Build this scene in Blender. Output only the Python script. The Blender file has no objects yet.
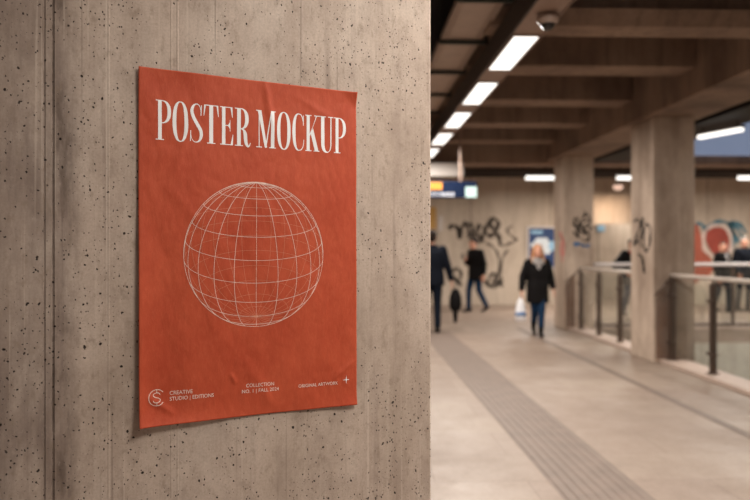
import bpy, bmesh, math, random
from mathutils import Vector, Matrix, noise
random.seed(7)
C = bpy.context.scene.collection
PI = math.pi

# ------------------------------------------------------------------ camera, world, exposure
F = 714.0                    # focal length in pixels of the 750 px frame
CAM_H = 1.5
YAW = math.atan(25 / F)      # camera turned a little right of the corridor axis (+Y)
cd = bpy.data.cameras.new('camera'); cam = bpy.data.objects.new('camera', cd); C.objects.link(cam)
cam.location = (0, 0, CAM_H); cam.rotation_euler = (PI / 2, 0, -YAW)
cd.sensor_width = 36; cd.lens = F / 750 * 36; cd.clip_end = 200
cd.dof.use_dof = True; cd.dof.focus_distance = 1.95; cd.dof.aperture_fstop = 2.1; cd.dof.aperture_blades = 0
bpy.context.scene.camera = cam

wd = bpy.data.worlds.new('world'); bpy.context.scene.world = wd; wd.use_nodes = True
bg = wd.node_tree.nodes['Background']; bg.inputs[0].default_value = (1.0, 0.90, 0.82, 1); bg.inputs[1].default_value = 0.12
vs = bpy.context.scene.view_settings
vs.view_transform = 'Standard'; vs.look = 'None'; vs.gamma = 1.0; vs.use_curve_mapping = False; vs.exposure = 1.7
LAMP_COL = (1.0, 0.945, 0.875)
STRIP_W = 21.0               # watts of each fluorescent panel of the corridor strip
TUBE_W = 32.0                # watts of each tube further back
GLOW = 0.62                  # brightness of the lamps' own diffusers

cy, sy = math.cos(YAW), math.sin(YAW)
def at(px, depth, py=None, z=None):
    """World point (corridor frame) seen at pixel column px at a depth along the view axis."""
    xc = (px - 375) / F * depth
    X = xc * cy + depth * sy; Y = depth * cy - xc * sy
    if z is None: z = CAM_H + (250 - (py if py is not None else 250)) / F * depth
    return Vector((X, Y, z))
def on_y(px, py, Y):
    """World point on the plane Y = const seen at pixel (px, py)."""
    t = (px - 375) / F
    d = Y / (cy - t * sy)
    return at(px, d, py)

# ------------------------------------------------------------------ helpers
def srgb(r, g, b):
    f = lambda c: (c / 255 / 12.92) if c / 255 <= 0.04045 else ((c / 255 + 0.055) / 1.055) ** 2.4
    return (f(r), f(g), f(b), 1)

class MB:
    def __init__(s): s.bm = bmesh.new(); s.mi = 0
    def face(s, vs_):
        try:
            f = s.bm.faces.new(vs_); f.material_index = s.mi; return f
        except ValueError: return None
    def box(s, a, b, bev=0.0):
        x0, y0, z0 = [min(a[i], b[i]) for i in range(3)]; x1, y1, z1 = [max(a[i], b[i]) for i in range(3)]
        v = [s.bm.verts.new(p) for p in ((x0,y0,z0),(x1,y0,z0),(x1,y1,z0),(x0,y1,z0),(x0,y0,z1),(x1,y0,z1),(x1,y1,z1),(x0,y1,z1))]
        fs = [s.face([v[i] for i in q]) for q in ((3,2,1,0),(4,5,6,7),(0,1,5,4),(1,2,6,5),(2,3,7,6),(3,0,4,7))]
        if bev > 0:
            es = list({e for f in fs for e in f.edges})
            bmesh.ops.bevel(s.bm, geom=es, offset=bev, segments=2, affect='EDGES', profile=0.5)
        return s
    def tube(s, p0, p1, r0, r1=None, n=16, caps=True):
        r1 = r0 if r1 is None else r1
        p0, p1 = Vector(p0), Vector(p1); d = (p1 - p0).normalized()
        a = d.orthogonal().normalized(); b = d.cross(a)
        A = [s.bm.verts.new(p0 + r0 * (a * math.cos(2*PI*i/n) + b * math.sin(2*PI*i/n))) for i in range(n)]
        B = [s.bm.verts.new(p1 + r1 * (a * math.cos(2*PI*i/n) + b * math.sin(2*PI*i/n))) for i in range(n)]
        for i in range(n): s.face((A[i], A[(i+1)%n], B[(i+1)%n], B[i]))
        if caps: s.face(A[::-1]); s.face(B)
        return s
    def capsule(s, p0, p1, r0, r1=None, n=14, k=4, flat0=False, flat1=False):
        """Tapered limb with round (or flat) ends."""
        r1 = r0 if r1 is None else r1
        p0, p1 = Vector(p0), Vector(p1); L = (p1 - p0).length; d = (p1 - p0).normalized()
        a = d.orthogonal().normalized(); b = d.cross(a)
        prof = []
        if flat0: prof += [(0, r0)]
        else: prof += [(-r0 * math.cos(j*PI/2/k), r0 * math.sin(j*PI/2/k)) for j in range(1, k+1)]
        if flat1: prof += [(L, r1)]
        else: prof += [(L + r1 * math.sin(j*PI/2/k), r1 * math.cos(j*PI/2/k)) for j in range(0, k)]
        rings = [[s.bm.verts.new(p0 + d*h + r*(a*math.cos(2*PI*i/n) + b*math.sin(2*PI*i/n))) for i in range(n)] for h, r in prof]
        for q in range(len(rings)-1):
            for i in range(n): s.face((rings[q][i], rings[q][(i+1)%n], rings[q+1][(i+1)%n], rings[q+1][i]))
        s.face(rings[0][::-1]); s.face(rings[-1])
        return s
    def ell(s, c, r, rot=None, n=20, m=12):
        M = Matrix.Translation(Vector(c)) @ (rot.to_4x4() if rot else Matrix.Identity(4)) @ Matrix.Diagonal((r[0], r[1], r[2], 1))
        g = bmesh.ops.create_uvsphere(s.bm, u_segments=n, v_segments=m, radius=1, matrix=M)
        for v in g['verts']:
            for f in v.link_faces: f.material_index = s.mi
        return s
    def loft(s, rows, n=28):
        """rows: (z, cx, cy, rx, ry) ellipses from bottom to top, closed with flat ends."""
        R = [[s.bm.verts.new((cx + rx*math.cos(2*PI*i/n), cy_ + ry*math.sin(2*PI*i/n), z)) for i in range(n)] for z, cx, cy_, rx, ry in rows]
        for q in range(len(R)-1):
            for i in range(n): s.face((R[q][i], R[q][(i+1)%n], R[q+1][(i+1)%n], R[q+1][i]))
        s.face(R[0][::-1]); s.face(R[-1]); return s
    def lathe(s, prof, c=(0,0,0), n=24):
        R = []
        for r, z in prof: R.append([s.bm.verts.new((c[0]+max(r,1e-4)*math.cos(2*PI*i/n), c[1]+max(r,1e-4)*math.sin(2*PI*i/n), c[2]+z)) for i in range(n)])
        for q in range(len(R)-1):
            for i in range(n): s.face((R[q][i], R[q][(i+1)%n], R[q+1][(i+1)%n], R[q+1][i]))
        s.face(R[0][::-1]); s.face(R[-1]); return s
    def extrude(s, pts, a, b):
        """pts (2-D polygon) swept: a(p)->3-D start, b(p)->3-D end."""
        A = [s.bm.verts.new(a(p)) for p in pts]; B = [s.bm.verts.new(b(p)) for p in pts]; n = len(pts)
        for i in range(n): s.face((A[i], A[(i+1)%n], B[(i+1)%n], B[i]))
        s.face(A[::-1]); s.face(B); return s
    def build(s, name, mat, parent=None, smooth=False, keep=False):
        if not keep: bmesh.ops.recalc_face_normals(s.bm, faces=s.bm.faces[:])
        me = bpy.data.meshes.new(name); s.bm.to_mesh(me); s.bm.free()
        for m_ in (mat if isinstance(mat, (list, tuple)) else [mat]): me.materials.append(m_)
        if smooth:
            for p in me.polygons: p.use_smooth = True
        o = bpy.data.objects.new(name, me); C.objects.link(o)
        if parent: o.parent = parent
        return o

def tag(o, label=None, cat=None, group=None, kind=None):
    if label: o['label'] = label
    if cat: o['category'] = cat
    if group: o['group'] = group
    if kind: o['kind'] = kind
    return o
def empty(name, loc, label, cat, group=None, rz=0):
    o = bpy.data.objects.new(name, None); C.objects.link(o); o.location = loc; o.rotation_euler = (0, 0, rz)
    o.empty_display_size = 0.1
    return tag(o, label, cat, group)
def struct(o): o['kind'] = 'structure'; return o

def area_lamp(parent, loc, sx_, sy_, watts, col=None):
    ld = bpy.data.lights.new('lamp_light', 'AREA'); ld.shape = 'RECTANGLE'; ld.size = sx_; ld.size_y = sy_; ld.energy = watts; ld.color = col or LAMP_COL
    o = bpy.data.objects.new('lamp_light', ld); C.objects.link(o); o.location = loc; o.parent = parent; return o

# ------------------------------------------------------------------ materials
def new_mat(name):
    m = bpy.data.materials.new(name); m.use_nodes = True; nt = m.node_tree
    return m, nt, nt.nodes['Principled BSDF']
class N:
    def __init__(s, nt): s.nt = nt
    def n(s, t, **kw):
        x = s.nt.nodes.new(t)
        for k, v in kw.items():
            if k.startswith('i_'): x.inputs[int(k[2:])].default_value = v
            else: setattr(x, k, v)
        return x
    def l(s, a, b): s.nt.links.new(a, b)
    def coord(s, scale=(1,1,1)):
        t = s.n('ShaderNodeTexCoord'); m = s.n('ShaderNodeMapping'); m.inputs['Scale'].default_value = scale
        s.l(t.outputs['Object'], m.inputs['Vector']); return m.outputs[0]
    def noise(s, vec, scale, detail=5, rough=0.6):
        x = s.n('ShaderNodeTexNoise'); x.inputs['Scale'].default_value = scale; x.inputs['Detail'].default_value = detail
        x.inputs['Roughness'].default_value = rough; s.l(vec, x.inputs['Vector']); return x.outputs[0]
    def ramp(s, fac, stops):
        r = s.n('ShaderNodeValToRGB'); e = r.color_ramp.elements
        while len(e) < len(stops): e.new(0.5)
        for i, (p, c) in enumerate(stops): e[i].position = p; e[i].color = c
        s.l(fac, r.inputs[0]); return r.outputs[0]
    def math(s, op, a, b=None, c=None, clamp=False):
        x = s.n('ShaderNodeMath', operation=op, use_clamp=clamp)
        for i, v in enumerate((a, b, c)):
            if v is None: continue
            if isinstance(v, (int, float)): x.inputs[i].default_value = v
            else: s.l(v, x.inputs[i])
        return x.outputs[0]
    def mix(s, fac, a, b, mode='MIX'):
        x = s.n('ShaderNodeMix', data_type='RGBA', blend_type=mode)
        for i, v in ((0, fac), (6, a), (7, b)):
            if isinstance(v, (int, float, tuple)): x.inputs[i].default_value = v
            else: s.l(v, x.inputs[i])
        return x.outputs[2]
    def maprange(s, v, a, b, c=0.0, d=1.0, smooth=True):
        x = s.n('ShaderNodeMapRange', interpolation_type='SMOOTHSTEP' if smooth else 'LINEAR')
        s.l(v, x.inputs[0])
        for i, q in enumerate((a, b, c, d)): x.inputs[i+1].default_value = q
        return x.outputs[0]
    def bump(s, h, strength, dist, bsdf, normal=None):
        b = s.n('ShaderNodeBump'); b.inputs['Strength'].default_value = strength; b.inputs['Distance'].default_value = dist
        s.l(h, b.inputs['Height'])
        if normal: s.l(normal, b.inputs['Normal'])
        if bsdf: s.l(b.outputs[0], bsdf.inputs['Normal'])
        return b.outputs[0]
W1 = (1,1,1,1); K1 = (0,0,0,1)

def plain(name, col, rough=0.6, metal=0.0, var=0.12, scale=14, bump=0.0, sheen=0.0, spec=0.5):
    m, nt, b = new_mat(name); g = N(nt)
    v = g.noise(g.coord(), scale, 4)
    dark = tuple(c*(1-var) for c in col[:3]) + (1,); lite = tuple(min(1, c*(1+var)) for c in col[:3]) + (1,)
    g.l(g.ramp(v, [(0.3, dark), (0.7, lite)]), b.inputs['Base Color'])
    b.inputs['Roughness'].default_value = rough; b.inputs['Metallic'].default_value = metal; b.inputs['Specular IOR Level'].default_value = spec
    if sheen: b.inputs['Sheen Weight'].default_value = sheen
    if bump: g.bump(v, bump, 0.01, b)
    return m

def fine_concrete():
    """Board-marked fair-faced concrete with blow holes (object axes: x along wall, z up)."""
    m, nt, b = new_mat('fair_faced_concrete'); g = N(nt)
    co = g.coord()
    big = g.noise(g.coord((1.6, 1, 0.55)), 2.2, 5, 0.6)
    mid = g.noise(g.coord((1, 1, 0.6)), 11, 6, 0.65)
    streak = g.noise(g.coord((1, 1, 0.035)), 26, 5, 0.6)
    grain = g.noise(co, 160, 3, 0.7)
    base = g.ramp(big, [(0.30, srgb(180, 160, 143)), (0.5, srgb(204, 184, 168)), (0.72, srgb(219, 202, 187))])
    base = g.mix(g.maprange(mid, 0.35, 0.7, 0.0, 0.45), base, srgb(150, 130, 117))
    base = g.mix(g.maprange(streak, 0.55, 0.75, 0.0, 0.45), base, srgb(212, 194, 178))
    base = g.mix(g.maprange(streak, 0.44, 0.26, 0.0, 0.5), base, srgb(128, 110, 100))
    base = g.mix(g.maprange(grain, 0.3, 0.75, 0.0, 0.28), base, srgb(140, 120, 106))
    # dirt along the formwork joint and a greyer stained board left of it
    tc = g.n('ShaderNodeTexCoord'); sx = g.n('ShaderNodeSeparateXYZ'); g.l(tc.outputs['Object'], sx.inputs[0])
    wob = g.math('ADD', sx.outputs[0], g.math('MULTIPLY', g.math('SUBTRACT', g.noise(g.coord((1,1,0.6)), 9, 4), 0.5), 0.05))
    left = g.maprange(wob, -0.12, -0.20, 0.0, 1.0)
    stain = g.math('MULTIPLY', left, g.maprange(g.noise(g.coord((2.2,1,0.5)), 4.5, 5), 0.33, 0.66, 0.15, 0.8))
    base = g.mix(stain, base, srgb(117, 99, 90))
    X = sx.outputs[0]
    patch = g.maprange(g.noise(g.coord((1, 1, 0.30)), 13, 5, 0.65), 0.42, 0.62, 0.0, 1.0)
    smear = g.math('MULTIPLY', g.math('MULTIPLY', g.maprange(wob, -0.205, -0.192, 0.0, 1.0), g.maprange(wob, -0.135, -0.175, 0.0, 1.0)), patch)
    base = g.mix(g.math('MULTIPLY', smear, 0.75), base, srgb(92, 76, 66))
    for x_, w_, a_ in ((-0.2200, 0.0034, 0.45), (-0.2010, 0.0046, 0.62)):
        ln = g.maprange(g.math('ABSOLUTE', g.math('SUBTRACT', X, x_)), w_*0.3, w_, 1.0, 0.0)
        ln = g.math('MULTIPLY', ln, g.maprange(g.noise(g.coord((1,1,0.4)), 16, 5, 0.7), 0.3, 0.6, a_*0.3, a_))
        base = g.mix(ln, base, srgb(58, 45, 38))
    # thin pale and dark form-board lines
    hair = g.noise(g.coord((1, 1, 0.012)), 70, 2, 0.5)
    base = g.mix(g.maprange(hair, 0.63, 0.72, 0.0, 0.5), base, srgb(214, 196, 180))
    base = g.mix(g.maprange(hair, 0.35, 0.27, 0.0, 0.42), base, srgb(112, 94, 84))
    mott = g.noise(g.coord((1.3, 1, 0.8)), 30, 6, 0.72)
    base = g.mix(g.maprange(mott, 0.50, 0.70, 0.0, 0.50), base, srgb(138, 119, 102))
    base = g.mix(g.maprange(mott, 0.46, 0.28, 0.0, 0.35), base, srgb(205, 187, 171))
    # blow holes: two sizes, only some cells of each
    holes = None
    warp = g.n('ShaderNodeVectorMath', operation='ADD'); nz = g.n('ShaderNodeTexNoise'); nz.inputs['Scale'].default_value = 60
    sc_ = g.n('ShaderNodeVectorMath', operation='SCALE'); sc_.inputs['Scale'].default_value = 0.012
    g.l(co, nz.inputs['Vector']); g.l(nz.outputs['Color'], sc_.inputs[0]); g.l(co, warp.inputs[0]); g.l(sc_.outputs[0], warp.inputs[1])
    cluster = g.noise(g.coord((1,1,0.7)), 5.0, 4)
    for scale, rad, keep in ((22, 0.080, 0.44), (46, 0.12, 0.40), (88, 0.20, 0.35)):
        sw = g.n('ShaderNodeSeparateXYZ'); g.l(warp.outputs[0], sw.inputs[0]); fl = g.n('ShaderNodeCombineXYZ')
        g.l(g.math('ADD', sw.outputs[0], scale*0.37), fl.inputs[0]); g.l(g.math('MULTIPLY', sw.outputs[2], 0.82), fl.inputs[1])
        vo = g.n('ShaderNodeTexVoronoi', feature='F1', voronoi_dimensions='2D'); vo.inputs['Scale'].default_value = scale; g.l(fl.outputs[0], vo.inputs['Vector'])
        sp = g.n('ShaderNodeSeparateColor'); g.l(vo.outputs['Color'], sp.inputs[0])
        kp = g.math('LESS_THAN', g.math('SUBTRACT', sp.outputs[0], g.math('MULTIPLY', g.math('SUBTRACT', cluster, 0.5), 3.2)), keep)
        r = g.math('MULTIPLY', g.math('MULTIPLY_ADD', g.math('POWER', sp.outputs[1], 2.0), 0.85, 0.25), rad)
        h = g.math('MULTIPLY', kp, g.math('SUBTRACT', 1.0, g.math('DIVIDE', vo.outputs['Distance'], r), clamp=True))
        holes = h if holes is None else g.math('MAXIMUM', holes, h)
    hm = g.maprange(holes, 0.03, 0.30, 0.0, 0.96)
    base = g.mix(hm, base, srgb(40, 29, 24))
    g.l(base, b.inputs['Base Color']); b.inputs['Roughness'].default_value = 0.82; b.inputs['Specular IOR Level'].default_value = 0.25
    height = g.math('SUBTRACT', g.math('ADD', g.math('MULTIPLY', streak, 0.35), g.math('MULTIPLY', grain, 0.10)), g.math('MULTIPLY', holes, 1.0))
    g.bump(height, 0.55, 0.006, b)
    return m

def concrete(name, lo, mid_, hi, vertical=True, seams=0.0):
    m, nt, b = new_mat(name); g = N(nt)
    big = g.noise(g.coord((1, 1, 0.5)), 0.9, 5, 0.65)
    st = g.noise(g.coord((1, 1, 0.08) if vertical else (0.1, 1, 1)), 7.0, 5, 0.65)
    fine = g.noise(g.coord(), 30, 4, 0.7)
    base = g.ramp(big, [(0.3, lo), (0.5, mid_), (0.72, hi)])
    base = g.mix(g.maprange(st, 0.45, 0.7, 0.0, 0.55), base, lo)
    base = g.mix(g.maprange(fine, 0.4, 0.75, 0.0, 0.3), base, lo)
    if seams:
        tc = g.n('ShaderNodeTexCoord'); sx = g.n('ShaderNodeSeparateXYZ'); g.l(tc.outputs['Object'], sx.inputs[0])
        fr = g.math('FRACT', g.math('DIVIDE', sx.outputs[0], seams))
        ln = g.maprange(g.math('ABSOLUTE', g.math('SUBTRACT', fr, 0.5)), 0.0, 0.012, 0.75, 0.0)
        base = g.mix(ln, base, tuple(c*0.45 for c in lo[:3]) + (1,))
    g.l(base, b.inputs['Base Color']); b.inputs['Roughness'].default_value = 0.85
    g.bump(g.math('ADD', st, fine), 0.25, 0.01, b)
    return m

def floor_mat():
    m, nt, b = new_mat('stone_floor_tiles'); g = N(nt)
    tc = g.n('ShaderNodeTexCoord'); mp = g.n('ShaderNodeMapping'); g.l(tc.outputs['Object'], mp.inputs[0])
    mp.inputs['Location'].default_value = (0.05, 0.2, 0)
    br = g.n('ShaderNodeTexBrick'); g.l(mp.outputs[0], br.inputs['Vector'])
    br.inputs['Scale'].default_value = 1.0; br.inputs['Brick Width'].default_value = 1.2; br.inputs['Row Height'].default_value = 0.6
    br.inputs['Mortar Size'].default_value = 0.006; br.inputs['Mortar Smooth'].default_value = 0.3; br.inputs['Bias'].default_value = 0.0
    br.inputs['Color1'].default_value = srgb(150, 131, 116); br.inputs['Color2'].default_value = srgb(141, 121, 107); br.inputs['Mortar'].default_value = srgb(128, 107, 93)
    n1 = g.noise(g.coord(), 1.1, 6, 0.7); n2 = g.noise(g.coord(), 26, 6, 0.8); n3 = g.noise(g.coord((1, 0.4, 1)), 3.0, 5, 0.7)
    c = g.mix(g.maprange(n1, 0.38, 0.7, 0.0, 0.4), br.outputs['Color'], srgb(112, 95, 83))
    c = g.mix(g.maprange(n2, 0.4, 0.75, 0.0, 0.35), c, srgb(96, 81, 70))
    c = g.mix(g.maprange(n3, 0.5, 0.75, 0.0, 0.2), c, srgb(164, 146, 131))
    g.l(c, b.inputs['Base Color'])
    g.l(g.maprange(n1, 0.3, 0.7, 0.42, 0.62), b.inputs['Roughness'])
    g.bump(g.math('SUBTRACT', g.math('MULTIPLY', n2, 0.3), br.outputs['Fac']), 0.15, 0.004, b)
    return m

def paper_mat():
    m, nt, b = new_mat('orange_poster_paper'); g = N(nt)
    big = g.noise(g.coord((1, 1, 1)), 6, 5, 0.6); fib = g.noise(g.coord((1, 1, 0.4)), 130, 4, 0.7); fib2 = g.noise(g.coord(), 420, 2, 0.6)
    c = g.ramp(big, [(0.3, srgb(180, 69, 40)), (0.7, srgb(198, 86, 54))])
    c = g.mix(g.maprange(fib, 0.42, 0.75, 0.0, 0.20), c, srgb(216, 112, 78))
    c = g.mix(g.maprange(fib2, 0.45, 0.7, 0.0, 0.14), c, srgb(160, 58, 32))
    g.l(c, b.inputs['Base Color']); b.inputs['Roughness'].default_value = 0.62; b.inputs['Specular IOR Level'].default_value = 0.3
    cr = g.noise(g.coord((1, 1, 0.5)), 26, 5, 0.6)
    g.bump(g.math('ADD', cr, g.math('MULTIPLY', fib, 0.12)), 0.30, 0.006, b)
    return m

def glass_mat(name, tint, rough=0.02, alpha=0.2):
    m, nt, b = new_mat(name); g = N(nt)
    out = nt.nodes['Material Output']
    tr = g.n('ShaderNodeBsdfTransparent'); tr.inputs[0].default_value = tint
    gl = g.n('ShaderNodeBsdfGlossy'); gl.inputs['Roughness'].default_value = rough; gl.inputs[0].default_value = (0.9, 0.9, 0.9, 1)
    fr = g.n('ShaderNodeFresnel'); ge = g.n('ShaderNodeNewGeometry'); g.l(g.maprange(ge.outputs['Backfacing'], 0, 1, 1.45, 1/1.45, smooth=False), fr.inputs[0])
    sm = g.noise(g.coord(), 3, 3)
    df = g.n('ShaderNodeBsdfDiffuse'); df.inputs[0].default_value = srgb(190, 184, 174)
    m1 = g.n('ShaderNodeMixShader'); m2 = g.n('ShaderNodeMixShader')
    g.l(g.maprange(sm, 0.3, 0.7, alpha*0.5, alpha), m1.inputs[0]); g.l(tr.outputs[0], m1.inputs[1]); g.l(df.outputs[0], m1.inputs[2])
    g.l(fr.outputs[0], m2.inputs[0]); g.l(m1.outputs[0], m2.inputs[1]); g.l(gl.outputs[0], m2.inputs[2])
    g.l(m2.outputs[0], out.inputs[0]); nt.nodes.remove(b)
    return m

def emit(name, col, power):
    m, nt, b = new_mat(name); g = N(nt)
    b.inputs['Base Color'].default_value = tuple(0.3*c for c in col[:3]) + (1,)
    v = g.noise(g.coord(), 2, 2)
    b.inputs['Emission Color'].default_value = tuple(col[:3]) + (1,)
    g.l(g.maprange(v, 0.2, 0.8, power*0.97, power*1.03), b.inputs['Emission Strength'])
    return m

M = {}
M['wall'] = fine_concrete()
M['paper'] = paper_mat()
M['ink'] = plain('white_poster_ink', srgb(248, 246, 244), 0.6, var=0.02)
M['ink_thin'] = plain('fine_poster_ink', srgb(242, 218, 206), 0.6, var=0.03)
M['ink_faint'] = plain('faint_poster_ink', srgb(216, 142, 112), 0.6, var=0.03)
M['floor'] = floor_mat()
M['tactile'] = plain('tactile_rib_stone', srgb(116, 99, 88), 0.6, var=0.12, scale=6)
M['groove'] = plain('drain_groove', srgb(112, 95, 84), 0.6, var=0.15, scale=6)
M['pillar'] = concrete('pillar_concrete', srgb(136, 116, 100), srgb(192, 171, 153), srgb(212, 193, 175))
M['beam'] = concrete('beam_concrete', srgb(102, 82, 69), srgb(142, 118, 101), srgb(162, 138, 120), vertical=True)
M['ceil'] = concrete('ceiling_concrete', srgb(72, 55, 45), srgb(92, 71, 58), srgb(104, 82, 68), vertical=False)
M['back'] = concrete('back_wall_concrete', srgb(160, 143, 126), srgb(192, 175, 157), srgb(206, 190, 172), seams=2.2)
M['well'] = concrete('stairwell_plaster', srgb(146, 138, 126), srgb(180, 173, 160), srgb(196, 190, 178))
M['coping'] = plain('pinkish_coping_stone', srgb(172, 150, 136), 0.6, var=0.08, scale=8)
M['steel'] = plain('brushed_steel', srgb(206, 192, 180), 0.42, 0.25, var=0.08, scale=30)
M['post'] = plain('dark_bronze_metal', srgb(92, 76, 66), 0.45, 0.6, var=0.12, scale=20)
M['white_metal'] = plain('pale_painted_metal', srgb(214, 204, 200), 0.45, 0.1, var=0.04)
M['glass'] = glass_mat('balustrade_glass', (0.95, 0.96, 0.945, 1), alpha=0.03)
M['glass_shadow'] = glass_mat('brown_shadow_glass', (0.74, 0.64, 0.58, 1), alpha=0.15)
M['lamp'] = emit('fluorescent_diffuser', LAMP_COL, GLOW)
M['tube'] = emit('fluorescent_tube', LAMP_COL, GLOW)
M['warm'] = emit('warm_lamp_glass', (1.0, 0.66, 0.50), 0.26)
M['strip'] = plain('lamp_channel_paint', srgb(150, 126, 112), 0.5, 0.1, var=0.06)
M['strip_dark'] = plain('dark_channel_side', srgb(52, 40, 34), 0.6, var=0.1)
M['tray'] = plain('grey_metal_panel', srgb(176, 156, 142), 0.5, 0.1, var=0.1, scale=5)
M['bar'] = plain('dark_green_hanger_bar', srgb(38, 42, 34), 0.6, var=0.1)
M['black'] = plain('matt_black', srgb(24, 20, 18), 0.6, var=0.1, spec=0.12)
M['sign'] = plain('navy_sign_panel', srgb(14, 27, 52), 0.7, var=0.05, spec=0.1)
M['sign_orange'] = emit('orange_sign_field', srgb(255, 160, 30), 0.26)
M['sign_white'] = emit('white_sign_letters', srgb(214, 214, 222), 0.16)
M['sign_pict'] = emit('lit_pictogram_panel', srgb(214, 240, 232), 0.26)
M['camw'] = plain('camera_housing', srgb(150, 128, 114), 0.4, var=0.05)
M['camdome'] = plain('smoked_dome', srgb(26, 22, 22), 0.12, var=0.05)
M['paint_black'] = plain('black_spray_paint', srgb(26, 22, 21), 0.6, var=0.15, spec=0.12)
M['paint_faded'] = plain('faded_black_spray_paint', srgb(74, 65, 58), 0.7, var=0.3, scale=6, spec=0.1)
M['paint_blue'] = plain('blue_spray_paint', srgb(52, 96, 140), 0.6, var=0.15)
M['paint_teal'] = plain('teal_spray_paint', srgb(60, 104, 118), 0.6, var=0.2, scale=4)
M['paint_red'] = plain('red_spray_paint', srgb(148, 58, 42), 0.6, var=0.2, scale=4)
M['paint_rust'] = plain('rust_spray_paint', srgb(156, 78, 56), 0.6, var=0.2, scale=4)
M['paint_pale'] = plain('pale_spray_paint', srgb(206, 184, 172), 0.6, var=0.1, scale=4)
M['paint_pink'] = plain('pink_spray_paint', srgb(192, 112, 104), 0.6, var=0.15)
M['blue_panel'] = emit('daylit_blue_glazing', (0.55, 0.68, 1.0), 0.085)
M['post_frame'] = plain('notice_frame', srgb(206, 196, 188), 0.5, var=0.04)
M['post_blue'] = plain('notice_blue', srgb(22, 52, 98), 0.5, var=0.08)
M['post_white'] = plain('notice_white', srgb(206, 212, 216), 0.5, var=0.06)
M['post_cyan'] = plain('notice_light_blue', srgb(140, 180, 206), 0.5, var=0.06)
M['yellow'] = plain('ochre_panel', srgb(196, 150, 80), 0.5, var=0.1)
M['skin'] = plain('skin', srgb(206, 150, 124), 0.55, var=0.06)
M['lips'] = plain('lips', srgb(168, 92, 84), 0.5, var=0.05)
M['eye'] = plain('eye', srgb(40, 32, 28), 0.25, var=0.05)
M['blond'] = plain('blond_hair', srgb(178, 124, 76), 0.5, var=0.25, scale=60)
M['dark_hair'] = plain('dark_hair', srgb(38, 28, 24), 0.5, var=0.25, scale=60, spec=0.12)
M['brown_hair'] = plain('brown_hair', srgb(92, 62, 46), 0.5, var=0.25, scale=60)
M['grey_hair'] = plain('grey_hair', srgb(150, 140, 132), 0.5, var=0.2, scale=60)
M['coat_black'] = plain('black_quilted_cloth', srgb(16, 13, 13), 0.7, var=0.2, scale=20, bump=0.2, spec=0.12)
M['coat_navy'] = plain('navy_cloth', srgb(14, 18, 27), 0.75, var=0.2, scale=20, spec=0.12)
M['denim'] = plain('blue_denim', srgb(24, 46, 72), 0.8, var=0.18, scale=30, spec=0.12)
M['denim_dark'] = plain('dark_denim', srgb(16, 22, 33), 0.8, var=0.18, scale=30, spec=0.12)
M['scarf'] = plain('grey_wool', srgb(150, 142, 138), 0.9, var=0.25, scale=40)
M['red_cloth'] = plain('red_cloth', srgb(150, 44, 36), 0.8, var=0.2, scale=20)
M['grey_cloth'] = plain('pale_grey_shirt', srgb(176, 170, 168), 0.8, var=0.1)
M['shoe'] = plain('dark_leather', srgb(18, 14, 13), 0.45, var=0.1, spec=0.12)
M['bag_white'] = plain('white_plastic_bag', srgb(224, 222, 224), 0.45, var=0.06)
M['bag_blue'] = plain('blue_bag_print', srgb(70, 110, 160), 0.5, var=0.06)

# ------------------------------------------------------------------ the foreground wall
WX, WZ = 0.885, 0.4655                     # wall direction in the camera frame
A_ = at(140, 1.81)                         # left edge of the poster on the wall
def cam2world(xc, yc): return Vector((xc*cy + yc*sy, yc*cy - xc*sy, 0))
W_DIR = cam2world(WX, WZ).normalized(); W_NRM = cam2world(WZ, -WX).normalized()
wall_M = Matrix.Translation((A_.x, A_.y, 0)) @ Matrix((( W_DIR.x, -W_NRM.x, 0, 0), (W_DIR.y, -W_NRM.y, 0, 0), (0, 0, 1, 0), (0, 0, 0, 1)))
# wall object axes: x along the wall (poster starts at 0), y into the wall, z up
def groove(x, w, d): return [(x - w*0.5 - 0.001, 0.0), (x - w*0.3, d), (x + w*0.3, d), (x + w*0.5 + 0.001, 0.0)]
def ridge(x, w, d): return [(x - w*0.5, 0.0), (x - w*0.2, -d), (x + w*0.2, -d), (x + w*0.5, 0.0)]
S_END = 0.8705
prof = [(-3.6, 0.0)]
prof += groove(-1.32, 0.007, 0.006) + groove(-0.62, 0.005, 0.003)
prof += groove(-0.2200, 0.0030, 0.0012) + groove(-0.2010, 0.0045, 0.0022)
prof += ridge(-0.075, 0.006, 0.0004) + ridge(0.078, 0.004, 0.0005) + ridge(0.094, 0.005, 0.0006)
prof += [(S_END - 0.006, 0.0), (S_END - 0.002, 0.0015), (S_END, 0.006), (S_END, 0.34), (-3.6, 0.34)]
w = MB(); w.extrude(prof, lambda p: (p[0], p[1], 0.0), lambda p: (p[0], p[1], 4.1))
wall_left = struct(w.build('wall_left', M['wall'])); wall_left.matrix_world = wall_M

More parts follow.
